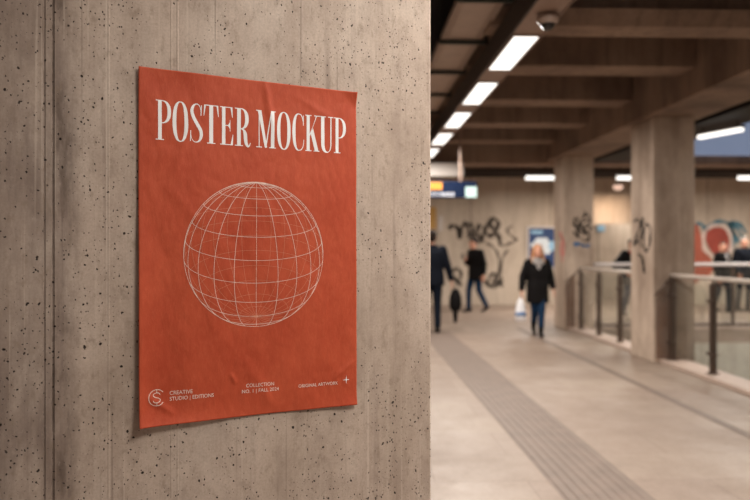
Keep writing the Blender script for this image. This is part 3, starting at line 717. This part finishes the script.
while x < sx(455):                          # a line of blurred, unreadable lettering
    w_ = rr.choice((0.035, 0.045, 0.05)); 
    b.box((x, -0.006, z0), (x+0.012, -0.001, z1 if rr.random() < 0.4 else z0 + (z1-z0)*0.75)); b.box((x+w_-0.012, -0.006, z0), (x+w_, -0.001, z0 + (z1-z0)*0.75))
    b.box((x, -0.0055, z0 + (z1-z0)*rr.choice((0.0, 0.55))), (x+w_, -0.001, z0 + (z1-z0)*0.75)); x += w_ + 0.012
b.build('lettering', M['sign_white'], e)
for px in (461, 405):
    b = MB(); b.tube((sx(px), 0.06, zt-zb), (sx(px), 0.06, 4.1-zb), 0.022, n=12); b.build('hanger_rod', M['strip'], e)

# tubes in the back bay and beside the girder
def tube_light(p, ln, axis, label, grp, watts=TUBE_W):
    e = empty('fluorescent_fitting', p, label, 'ceiling light', grp)
    if axis == 'y': e.rotation_euler = (0, 0, PI/2)
    b = MB(); b.box((-ln/2, -0.05, -0.05), (ln/2, 0.05, 0.035), 0.012); b.build('diffuser', M['tube'], e); area_lamp(e, (0, 0, -0.056), ln, 0.09, watts)
    b = MB(); b.box((-ln/2-0.02, -0.058, 0.036), (ln/2+0.02, 0.058, 0.09), 0.006); b.build('housing', M['strip_dark'], e)
    for x in (-ln*0.4, ln*0.4):
        b = MB(); b.tube((x, 0, 0.09), (x, 0, (3.75-p[2] if axis == 'x' else 4.1-p[2]) if label[:6] != 'bright' else 0.19), 0.010, n=8); b.build('hanger_rod', M['black'], e)
    return e
TL = 'fluorescent fittings in the far bay'
for px, lab in ((542, 'white fluorescent fitting above the blue notice in the far bay'), (633, 'white fluorescent fitting seen between the two pillars, beside the round lamp'), (754, 'white fluorescent fitting at the right edge, above the red graffiti')):
    q = on_y(px, 177.6, 16.6); tube_light(q, 0.76, 'x', lab, TL)
tube_light((8.6, 20.9, 3.3), 1.3, 'y', 'fluorescent fitting in the passage beyond the doorway', None, 16.0)  # hidden lamp added to brighten the view through the doorway
tube_light((-1.2, 16.6, 3.2), 0.76, 'x', 'white fluorescent fitting hidden behind the foreground concrete wall', 'fittings out of view')
for X, Y in ((12.9, 16.6),): tube_light((X, Y, 3.2), 0.76, 'x', 'white fluorescent fitting of the far bay right of the picture', 'fittings out of view')
qa, qb = at(699, 10.24, z=3.12), at(742, 9.56, z=3.12)
gl_ = tube_light((qa+qb)/2, (qb-qa).length, 'x', 'bright fluorescent fitting under the dark duct beside the girder, upper right', None, 18.0)
gl_.rotation_euler = (0, 0, math.atan2(qb.y-qa.y, qb.x-qa.x)); gl_.scale = (1, 0.8, 0.6)
b = MB(); b.box((4.80, 3.0, 3.24), (5.44, 13.9, 3.52), 0.01); e = b.build('cable_duct', M['black']); tag(e, 'black cable duct running along the right side of the concrete girder', 'duct')
for y in (4.5, 7.5, 10.5, 13.0):
    b = MB(); b.tube((5.12, y, 3.52), (5.12, y, 4.1), 0.012, n=8); b.build('hanger_rod', M['black'], e)
for X, Y in ((9.2, 9.6), (7.2, 11.2), (9.2, 12.4)):
    tube_light((X, Y, 3.12), 0.92, 'y', 'fluorescent fitting over the stairwell, outside the picture', 'fittings out of view', 22.0)
e = empty('pendant_lamp', on_y(618, 187, 18.6), 'small round warm pendant lamp glowing between the two pillars', 'lamp')
b = MB(); b.ell((0, 0, 0), (0.13, 0.13, 0.085)); b.build('lamp_glass', M['warm'], e, smooth=True); area_lamp(e, (0, 0, -0.095), 0.2, 0.2, 10.0, (1.0, 0.72, 0.5))
b = MB(); b.lathe([(0.11, 0.055), (0.10, 0.09), (0.03, 0.12), (0.02, 0.16)]); b.build('lamp_cap', M['strip_dark'], e, smooth=True)
b = MB(); b.tube((0, 0, 0.16), (0, 0, 3.75 - e.location.z), 0.008, n=8); b.build('flex', M['black'], e)
# pipes under the far soffit
for py, rad, lab, Y in ((171, 0.06, 'upper dark pipe running across under the far soffit', 15.6), (175.5, 0.05, 'lower dark pipe running across in front of the far wall', 17.6)):
    z = on_y(520, py, Y).z
    e = empty('ceiling_pipe', (0, Y, z), lab, 'pipe'); b = MB(); b.tube((-4.3, 0, 0), (13.8, 0, 0), rad); b.build('pipe_run', M['strip_dark'], e, smooth=True)
    for x in (-2, 1.2, 4.3, 7.4, 10.5):
        b = MB(); b.tube((x, 0, rad), (x, 0, 3.75-z), 0.012, n=8); b.lathe([(rad+0.012, -0.0), (rad+0.012, 0.001)], (x, 0, 0)); b.build('pipe_hanger', M['black'], e)

# ------------------------------------------------------------------ things on the back wall
q0, q1 = on_y(526.8, 268.5, BW_Y), on_y(556.4, 226.5, BW_Y)
e = empty('notice_board', ((q0.x+q1.x)/2, BW_Y, q0.z), 'framed blue notice poster with white cloud shape on the far wall', 'notice')
hw, hh = (q1.x-q0.x)/2, q1.z-q0.z
b = MB(); b.box((-hw, -0.05, 0), (hw, 0, 0.045)); b.box((-hw, -0.05, hh-0.045), (hw, 0, hh)); b.box((-hw, -0.05, 0.045), (-hw+0.045, 0, hh-0.045)); b.box((hw-0.045, -0.05, 0.045), (hw, 0, hh-0.045)); b.build('frame', M['post_frame'], e)
b = MB(); b.box((-hw+0.046, -0.03, 0.046), (hw-0.046, -0.001, hh-0.046)); b.build('print', M['post_blue'], e)
b = MB(); b.box((-hw+0.11, -0.034, hh-0.20), (hw*0.05, -0.031, hh-0.11)); b.build('header_text', M['post_cyan'], e)
b = MB(); b.mi = 0
pts = [(-.27, .52), (-.20, .40), (.22, .40), (.27, .52), (.22, .70), (.15, .84), (-.16, .84), (-.22, .72), (-.33, .66)]
b.extrude([(x*hw/0.4*0.95, z*hh/1.15) for x, z in pts], lambda p: (p[0], -0.035, p[1]), lambda p: (p[0], -0.031, p[1])); b.build('cloud_shape', M['post_white'], e)
b = MB(); b.extrude([(0.27*hw/0.4 + 0.09*math.cos(k*PI/12), 0.62*hh/1.15 + 0.14*math.sin(k*PI/12)) for k in range(24)], lambda p: (p[0], -0.039, p[1]), lambda p: (p[0], -0.036, p[1])); b.build('light_disc', M['post_cyan'], e)
q0, q1 = on_y(430, 229, BW_Y), on_y(436, 207, BW_Y)
b = MB(); b.box((q0.x-0.3, BW_Y-0.03, q0.z), (q1.x, BW_Y, q1.z), 0.004); tag(b.build('wall_panel', M['yellow']), 'ochre wall panel at the far left, below the hanging sign', 'panel')
q0, q1 = on_y(438.5, 231, BW_Y), on_y(442.5, 216, BW_Y)
b = MB(); b.box((q0.x, BW_Y-0.03, q0.z), (q1.x, BW_Y, q1.z), 0.004); tag(b.build('wall_notice', M['post_frame']), 'narrow pale notice on the far wall, right of the ochre panel', 'notice')

q0, q1 = on_y(597, 231.5, 21.88), on_y(604.5, 225, 21.88)
b = MB(); b.box((q0.x, 21.86, q0.z), (q1.x, 21.9, q1.z), 0.004); tag(b.build('passage_notice', M['post_cyan']), 'small light blue notice in the passage beyond the doorway', 'notice')

# ------------------------------------------------------------------ glass balustrades
RX, RZ = 4.25, 1.165
def balustrade(ys, y_end, label, ret_y):
    """Posts at ys (far to near), handrail from the farthest post to y_end."""
    e = empty('glass_balustrade', (RX, ys[0], 0.05), label, 'railing')
    def L(x, y, z): return (x - RX, y - ys[0], z - 0.05)
    b = MB(); b.tube(L(RX, ys[0]+0.03, RZ), L(RX, y_end, RZ), 0.026); b.build('handrail', M['steel'], e, smooth=True)
    for y in ys:
        b = MB()
        b.box(L(RX-0.035, y-0.026, 0.05), L(RX+0.035, y-0.006, RZ-0.06), 0.003); b.box(L(RX-0.035, y+0.006, 0.05), L(RX+0.035, y+0.026, RZ-0.06), 0.003)
        b.box(L(RX-0.06, y-0.05, 0.05), L(RX+0.06, y+0.05, 0.062), 0.003); b.tube(L(RX, y, RZ-0.07), L(RX, y, RZ), 0.012, n=10)
        p = b.build('post', M['post'], e)
        for z in (0.28, 0.90):
            for s_ in (-1, 1):
                k = MB(); k.tube((L(RX, y, z)[0]-0.05, L(RX, y+s_*0.05, z)[1], z-0.05), (L(RX, y, z)[0]+0.02, L(RX, y+s_*0.05, z)[1], z-0.05), 0.020, n=14); k.build('glass_clamp', M['post'], p)
    yy = list(ys) + ([y_end] if abs(ys[-1]-y_end) > 0.3 else [])
    for a, c_ in zip(yy[:-1], yy[1:]):
        b = MB(); b.box(L(RX-0.006, a-0.05, 0.13), L(RX+0.006, c_+0.05, RZ-0.09)); b.build('glass_pane', M['glass'], e)
    # return piece: the rail drops to the pillar; tinted pane under it stands in for a shadow
    x1 = 4.03
    b = MB(); b.tube(L(RX, ys[0], RZ), L(x1, ret_y-0.035, 0.89), 0.013); b.build('rail_return', M['post'], e, smooth=True)
    b = MB(); b.extrude([(x1+0.01, 0.06), (RX-0.045, 0.06), (RX-0.045, RZ-0.10), (x1+0.01, 0.84)], lambda p: L(p[0], ret_y-0.045, p[1]), lambda p: L(p[0], ret_y-0.033, p[1])); tag(b.build('shadow_pane', M['glass_shadow'], e), 'brownish pane standing in for the shadow on the pillar')
    return e
balustrade([9.28, 8.22, 7.16, 6.1, 5.04], 4.0, 'glass balustrade in front of the near pillar, right edge of the picture', 9.335)
balustrade([13.0, 12.05, 11.1, 10.3], 10.12, 'glass balustrade between the near and the far pillar', 13.27)
e = empty('stairwell_guardrail', (4.6, 13.35, 0.05), 'pale guardrail across the far end of the stairwell, before the walkers', 'railing')
b = MB(); b.tube((0.0, 0, 1.175), (4.8, 0, 1.175), 0.036); b.build('handrail', M['white_metal'], e, smooth=True)
for px in (733, 652.0, 795):
    x = on_y(px, 250, 13.35).x - 4.6; b = MB(); b.box((x-0.03, -0.02, 0), (x+0.03, 0.02, 1.15), 0.004); b.build('post', M['post'], e)
b = MB(); b.box((0.0, -0.02, 0.0), (4.8, 0.02, 0.06), 0.006); b.build('bottom_rail', M['post'], e)
for a, c_ in ((0.05, 0.98), (1.15, 2.2), (2.3, 3.35), (3.45, 4.75)):
    b = MB(); b.box((a, -0.006, 0.1), (c_, 0.006, 1.1)); b.build('glass_pane', M['glass'], e)

# ------------------------------------------------------------------ people
def remesh(mb, name, mats, parent, vox, smooth_it=4, paint=None):
    o = mb.build(name, mats, None, smooth=True)
    md = o.modifiers.new('r', 'REMESH'); md.mode = 'VOXEL'; md.voxel_size = vox; md.use_smooth_shade = True
    if smooth_it: sm = o.modifiers.new('s', 'SMOOTH'); sm.iterations = smooth_it; sm.factor = 0.5
    bpy.context.view_layer.update()
    me = bpy.data.meshes.new_from_object(o.evaluated_get(bpy.context.evaluated_depsgraph_get()))
    old = o.data; o.modifiers.clear(); o.data = me; bpy.data.meshes.remove(old)
    me.materials.clear()
    for m_ in mats: me.materials.append(m_)
    for p in me.polygons:
        p.use_smooth = True; p.material_index = paint(p.center) if paint else 0
    o.parent = parent; return o

def add_hand(mb, wrist, d, palm_n, side, curl=0.5):
    """d: direction of the fingers, palm_n: where the palm looks, side: +1/-1 thumb side sign."""
    d = Vector(d).normalized(); n = Vector(palm_n); n = (n - d*n.dot(d)).normalized(); s_ = d.cross(n) * side
    w = Vector(wrist)
    for t in (-0.028, -0.01, 0.01, 0.028): mb.capsule(w + s_*t*0.7, w + d*0.085 + s_*t, 0.013, 0.012, n=8, k=3)
    for t, ln in ((0.032, 0.068), (0.011, 0.078), (-0.011, 0.072), (-0.032, 0.056)):
        p = w + d*0.088 + s_*t; dirn = d
        for seg in (0.45, 0.32, 0.23):
            dirn = (dirn + n*curl*0.55).normalized(); q = p + dirn*ln*seg; mb.capsule(p, q, 0.0092, 0.0082, n=8, k=3); p = q
    p = w + d*0.025 + s_*0.026; q = p + (d*0.55 + s_*0.7 + n*0.3).normalized()*0.045; mb.capsule(p, q, 0.012, 0.010, n=8, k=3)
    r = q + (d*0.85 + s_*0.15 + n*0.5*curl).normalized()*0.032; mb.capsule(q, r, 0.010, 0.0085, n=8, k=3)

def person(loc, rz, H, label, J, look=0.0, nod=0.0, top='coat_black', legs='denim', hem=0.80, hair='dark_hair', hair_style='short', shoes='shoe', boots=False, neck_thing=None, curl=(0.5, 0.5), slim=1.0, top_name='jacket', inner=None, puff=1.0):
    """J: joints for a 1.70 m figure facing -Y (elbow_l, wrist_l, knee_l, ankle_l, ... where l is +X)."""
    e = empty('person', loc, label, 'person', None, rz)
    k = H/1.70; e.scale = (k, k, k)
    D = dict(pelvis=(0, 0, .93), chest=(0, 0, 1.26), neck=(0, .005, 1.42), head=(0, -.015, 1.585), sh_l=(.175, 0, 1.375), sh_r=(-.175, 0, 1.375), hip_l=(.088, 0, .90), hip_r=(-.088, 0, .90),
             elbow_l=(.235, .02, 1.10), elbow_r=(-.235, .02, 1.10), wrist_l=(.245, -.05, .86), wrist_r=(-.245, -.05, .86), knee_l=(.095, -.01, .49), knee_r=(-.095, -.01, .49), ankle_l=(.095, .02, .085), ankle_r=(-.095, .02, .085),
             toe_l=(0, -1, 0), toe_r=(0, -1, 0))
    D.update(J); D = {a: Vector(b_) for a, b_ in D.items()}
    pel, che, nek, hd = D['pelvis'], D['chest'], D['neck'], D['head']
    HR = Matrix.Rotation(look, 3, 'Z') @ Matrix.Rotation(nod, 3, 'X')
    hp = lambda x, y, z: hd + HR @ Vector((x, y, z))
    b = MB()
    b.ell(pel, (.155*slim, .11, .13)); b.ell(pel.lerp(che, .5), (.135*slim, .10, .17)); b.ell(che, (.165*slim, .115, .17)); b.ell(che.lerp(nek, .62), (.15*slim, .085, .075))
    b.capsule(nek - Vector((0, 0, .06)), hd - Vector((0, -.012, .06)), .058, .054)
    for s_ in 'lr':
        b.capsule(D['sh_'+s_], D['elbow_'+s_], .056, .043); b.capsule(D['elbow_'+s_], D['wrist_'+s_], .042, .027)
        b.capsule(D['hip_'+s_], D['knee_'+s_], .085, .057); b.capsule(D['knee_'+s_], D['ankle_'+s_], .056, .036)
        t = D['toe_'+s_].normalized(); a = D['ankle_'+s_]
        b.capsule(a + Vector((0, 0, -.045)) - t*.03, a + t*.15 + Vector((0, 0, -.055)), .036, .026)
        fd = (D['wrist_'+s_] - D['elbow_'+s_]).normalized(); sg = 1 if s_ == 'l' else -1
        add_hand(b, D['wrist_'+s_], fd, (-sg, .0, 0), -sg if sg > 0 else -sg, curl[0 if s_ == 'l' else 1])
    # head: skull, face, jaw, nose, lips, ears
    b.ell(hp(0, .012, .025), (.077, .096, .098), HR); b.ell(hp(0, -.018, -.035), (.062, .074, .085), HR); b.ell(hp(0, -.062, -.088), (.030, .026, .024), HR)
    b.capsule(hp(0, -.088, .012), hp(0, -.106, -.026), .009, .014, n=8, k=3); b.capsule(hp(-.045, -.078, .022), hp(.045, -.078, .022), .012, .012, n=8, k=3)
    b.capsule(hp(-.018, -.089, -.060), hp(.018, -.089, -.060), .008, .008, n=8, k=3)
    for sg in (-1, 1): b.ell(hp(sg*.078, .012, -.008), (.012, .022, .032), HR); b.ell(hp(sg*.031, -.078, .002), (.014, .012, .009), HR)
    IV = HR.inverted()
    def paint(c_):
        q = IV @ (c_ - hd)
        if q.y < -.07 and abs(q.z + .060) < .009 and abs(q.x) < .024: return 1
        if q.y < -.072 and abs(q.z - .002) < .007 and .019 < abs(q.x) < .043: return 2
        return 0
    remesh(b, 'body', [M['skin'], M['lips'], M['eye']], e, .0062, 2, paint)
    # trousers
    b = MB(); b.ell(pel + Vector((0, 0, -.02)), (.168*slim, .125, .13))
    for s_ in 'lr':
        kn, an = D['knee_'+s_], D['ankle_'+s_]; end = an + (kn-an).normalized()*(0.09 if boots else 0.0)
        b.capsule(D['hip_'+s_], kn, .100, .070); b.capsule(kn, end, .069, .056, flat1=True)
    remesh(b, 'trousers', [M[legs]], e, .011, 2)
    # jacket or coat
    b = MB(); up = (nek - pel)
    def ctr(z): t = (z - pel.z)/up.z; return pel.x + up.x*max(t, 0), pel.y + up.y*max(t, 0)
    rows = []
    for z, rx, ry in ((hem, .188, .150), (.93, .182, .142), (1.05, .165, .128), (1.20, .182, .138), (1.32, .190, .130), (1.39, .150, .100), (1.44, .078, .078), (1.465, .070, .072)):
        if z < hem: continue
        x_, y_ = ctr(z); rows.append((z, x_, y_, rx*slim, ry))
    b.loft(rows)
    for s_ in 'lr':
        sh, el, wr = D['sh_'+s_], D['elbow_'+s_], D['wrist_'+s_]
        b.capsule(sh, el, .074*puff, .060*puff); b.capsule(el, wr, .059*puff, .047*puff, flat1=True)
    remesh(b, top_name, [M[top]], e, .012, 3)
    if inner:
        b = MB(); b.ell(che + Vector((0, -.10, .02)), (.045, .045, .16)); remesh(b, 'shirt', [M[inner]], e, .012, 2)
    for s_ in 'lr':
        b = MB(); a = D['ankle_'+s_]; t = D['toe_'+s_].normalized(); up_ = Vector((0, 0, 1))
        b.capsule(a - t*.045 + up_*-.045, a + t*.155 + up_*-.052, .044, .034); b.capsule(a + up_*(-.05), a + (D['knee_'+s_]-a).normalized()*(.20 if boots else .02), .046, .056 if boots else .042)
        remesh(b, 'boot' if boots else 'shoe', [M[shoes]], e, .010, 2)
    # hair
    b = MB()
    if hair_style == 'short':
        b.ell(hp(0, .030, .040), (.086, .094, .094), HR); b.ell(hp(0, .055, -.01), (.076, .066, .075), HR); b.ell(hp(0, -.03, .098), (.062, .055, .030), HR)
    elif hair_style == 'cap':
        b.ell(hp(0, .020, .058), (.090, .104, .075), HR); b.ell(hp(0, -.075, .055), (.066, .060, .014), HR); b.ell(hp(0, .055, -.005), (.074, .062, .07), HR)
    else:
        b.ell(hp(0, .030, .042), (.092, .098, .098), HR); b.ell(hp(0, .065, -.06), (.095, .060, .15), HR)
        for sg in (-1, 1):
            b.capsule(hp(sg*.050, -.030, .108), hp(sg*.090, .0, .02), .022, .022); b.capsule(hp(sg*.090, .0, .02), hp(sg*.098, .01, -.12), .024, .032); b.capsule(hp(sg*.098, .01, -.12), hp(sg*.112, -.05, -.20), .032, .020)
    remesh(b, 'hair', [M[hair]], e, .009, 3)
    if neck_thing:
        b = MB(); nb = nek + Vector((0, -.015, 0))
        for j, (rz_, dz, rr_) in enumerate(((.088, -.005, .040), (.095, -.05, .042))):
            for i in range(18):
                a0, a1 = 2*PI*i/18, 2*PI*(i+1)/18
                b.capsule(nb + Vector((rz_*math.cos(a0), rz_*.9*math.sin(a0), dz + .012*math.sin(a0*2+j))), nb + Vector((rz_*math.cos(a1), rz_*.9*math.sin(a1), dz + .012*math.sin(a1*2+j))), rr_, rr_, n=10)
        b.ell(nb + Vector((0, -.095, -.13)), (.055, .03, .10)); remesh(b, 'scarf', [M[neck_thing]], e, .011, 2)
    return e

def ground(px, depth): q = at(px, depth, z=0); return q
# woman walking towards the viewer
wl = ground(537.5, 12.45)
woman = person(wl, -0.05, 1.585, 'woman with long blond hair, grey scarf and black padded coat walking towards the viewer', dict(
    sh_l=(.165, 0, 1.365), sh_r=(-.165, 0, 1.365), elbow_l=(.255, .06, 1.11), wrist_l=(.30, .02, .88), elbow_r=(-.27, .03, 1.10), wrist_r=(-.30, -.03, .85),
    hip_l=(.082, 0, .90), hip_r=(-.082, 0, .90), knee_l=(.055, -.10, .50), ankle_l=(.035, -.12, .085), knee_r=(-.05, .02, .49), ankle_r=(-.02, .26, .15), toe_r=(0, -.85, -.45)),
    hem=.62, hair='blond', hair_style='long', legs='denim', boots=True, neck_thing='scarf', curl=(.5, 1.0), top_name='padded_coat', slim=1.14, puff=1.22)
# man with a phone walking to the left
ml = ground(475.5, 17.3)
man = person(ml, -1.05, 1.78, 'man in dark jacket and blue jeans striding left while holding a phone up', dict(
    elbow_l=(.22, .08, 1.10), wrist_l=(.23, .05, .86), elbow_r=(-.23, -.06, 1.12), wrist_r=(-.07, -.24, 1.20), knee_l=(.085, .03, .50), ankle_l=(.09, .25, .14), toe_l=(0, -.8, -.5),
    knee_r=(-.085, -.13, .51), ankle_r=(-.08, -.14, .085), head=(0, -.075, 1.575), neck=(0, -.03, 1.42), chest=(0, -.01, 1.26)), top='coat_black', legs='denim', hem=.74, hair='dark_hair', nod=.25, curl=(.5, .9), slim=1.14, puff=1.12)
# man at the edge of the wall, seen from behind
bl = ground(431.8, 13.1)
walker = person(bl, PI - 0.06, 1.86, 'man in navy jacket and dark trousers walking away, half hidden by the concrete wall', dict(
    elbow_l=(.24, .05, 1.10), wrist_l=(.26, -.02, .86), elbow_r=(-.265, .0, 1.10), wrist_r=(-.33, -.03, .86), knee_l=(.09, -.07, .49), ankle_l=(.09, -.06, .085), knee_r=(-.09, .03, .50), ankle_r=(-.09, .12, .095)),
    top='coat_navy', legs='denim_dark', hem=.78, hair='dark_hair', curl=(.5, 1.0), slim=1.17, puff=1.10)
# two walkers beyond the stairwell
person(ground(722.5, 17.2), 0.5, 1.68, 'person with reddish-brown hair in black coat and pale shirt beyond the stairwell rail', dict(
    elbow_l=(.24, .02, 1.10), wrist_l=(.22, -.10, .90), knee_l=(.09, -.10, .50), ankle_l=(.09, -.10, .085), knee_r=(-.09, .05, .50), ankle_r=(-.09, .20, .11)), top='coat_black', legs='denim_dark', hem=.72, hair='brown_hair', look=-.9, inner='grey_cloth', slim=1.28, puff=1.35)
person(ground(744, 17.4), 0.25, 1.80, 'person in dark navy jacket at the right edge beyond the stairwell rail', dict(
    elbow_r=(-.26, .0, 1.10), wrist_r=(-.25, -.10, .87), knee_l=(.09, -.05, .50), ankle_l=(.09, -.02, .085), knee_r=(-.09, .04, .50), ankle_r=(-.09, .10, .09)), top='coat_navy', legs='denim_dark', hem=.76, hair='grey_hair', look=-.4, slim=1.25, puff=1.3)
# walker half hidden by the near pillar
person(ground(632.5, 15.8), 0.15, 1.74, 'person in black coat with red scarf half hidden behind the near pillar', dict(
    elbow_l=(.25, .0, 1.08), wrist_l=(.22, -.16, .92), elbow_r=(-.40, .02, 1.12), wrist_r=(-.24, -.17, .97), knee_l=(.09, -.12, .50), ankle_l=(.09, -.14, .085), knee_r=(-.09, .06, .50), ankle_r=(-.09, .24, .12)), top='coat_black', legs='denim', hem=.72, hair='dark_hair', neck_thing='red_cloth', slim=1.25, puff=1.35)

def local(e, p): bpy.context.view_layer.update(); return e.matrix_world @ Vector(p)
# things carried
p = local(woman, (-.33, -.075, .72)); e = empty('carrier_bag', p, 'white plastic carrier bag hanging from the woman\'s hand', 'bag', None, -0.05)
b = MB(); b.loft([(-.40, 0, 0, .075, .045), (-.38, 0, 0, .095, .06), (-.22, 0, 0, .085, .055), (-.10, 0, 0, .06, .035), (-.03, 0, 0, .035, .02), (-.02, 0, 0, .02, .012)]); b.build('bag_body', M['bag_white'], e, smooth=True)
b = MB(); b.tube((0, 0, -.03), (-.004, 0, .045), .007, n=8); b.build('handle', M['bag_white'], e)
b = MB(); b.loft([(-.31, 0, 0, .0925, .0600), (-.25, 0, 0, .089, .0585)]); tag(b.build('printed_band', M['bag_blue'], e, smooth=True), 'blue printed band')
p = local(man, (-.03, -.36, 1.29)); e = empty('mobile_phone', p, 'dark mobile phone held up by the man striding left', 'phone', None, -1.05)
b = MB(); b.box((-.036, -.004, -.07), (.036, .004, .07), .003); b.build('phone_body', M['black'], e); b = MB(); b.box((-.032, .0045, -.064), (.032, .0052, .064)); b.build('screen', M['camdome'], e)
p = local(walker, (-.40, -.06, .72)); e = empty('shoulder_bag', p, 'black soft bag carried low in the hand of the navy-jacketed man', 'bag', None, 0.0)
b = MB(); b.loft([(-.42, 0, 0, .03, .03), (-.40, 0, 0, .09, .07), (-.30, 0, 0, .12, .085), (-.15, 0, 0, .11, .075), (-.03, 0, 0, .07, .04), (0, 0, 0, .03, .02)]); b.build('bag_body', M['coat_black'], e, smooth=True)
b = MB(); b.tube((0, 0, -.02), (0, 0, .07), .010, n=8); b.build('handle', M['coat_black'], e)
b = MB(); b.capsule((0, .0, -.41), (.0, .0, -.60), .05, .035); b.build('tassel', M['shoe'], e, smooth=True)
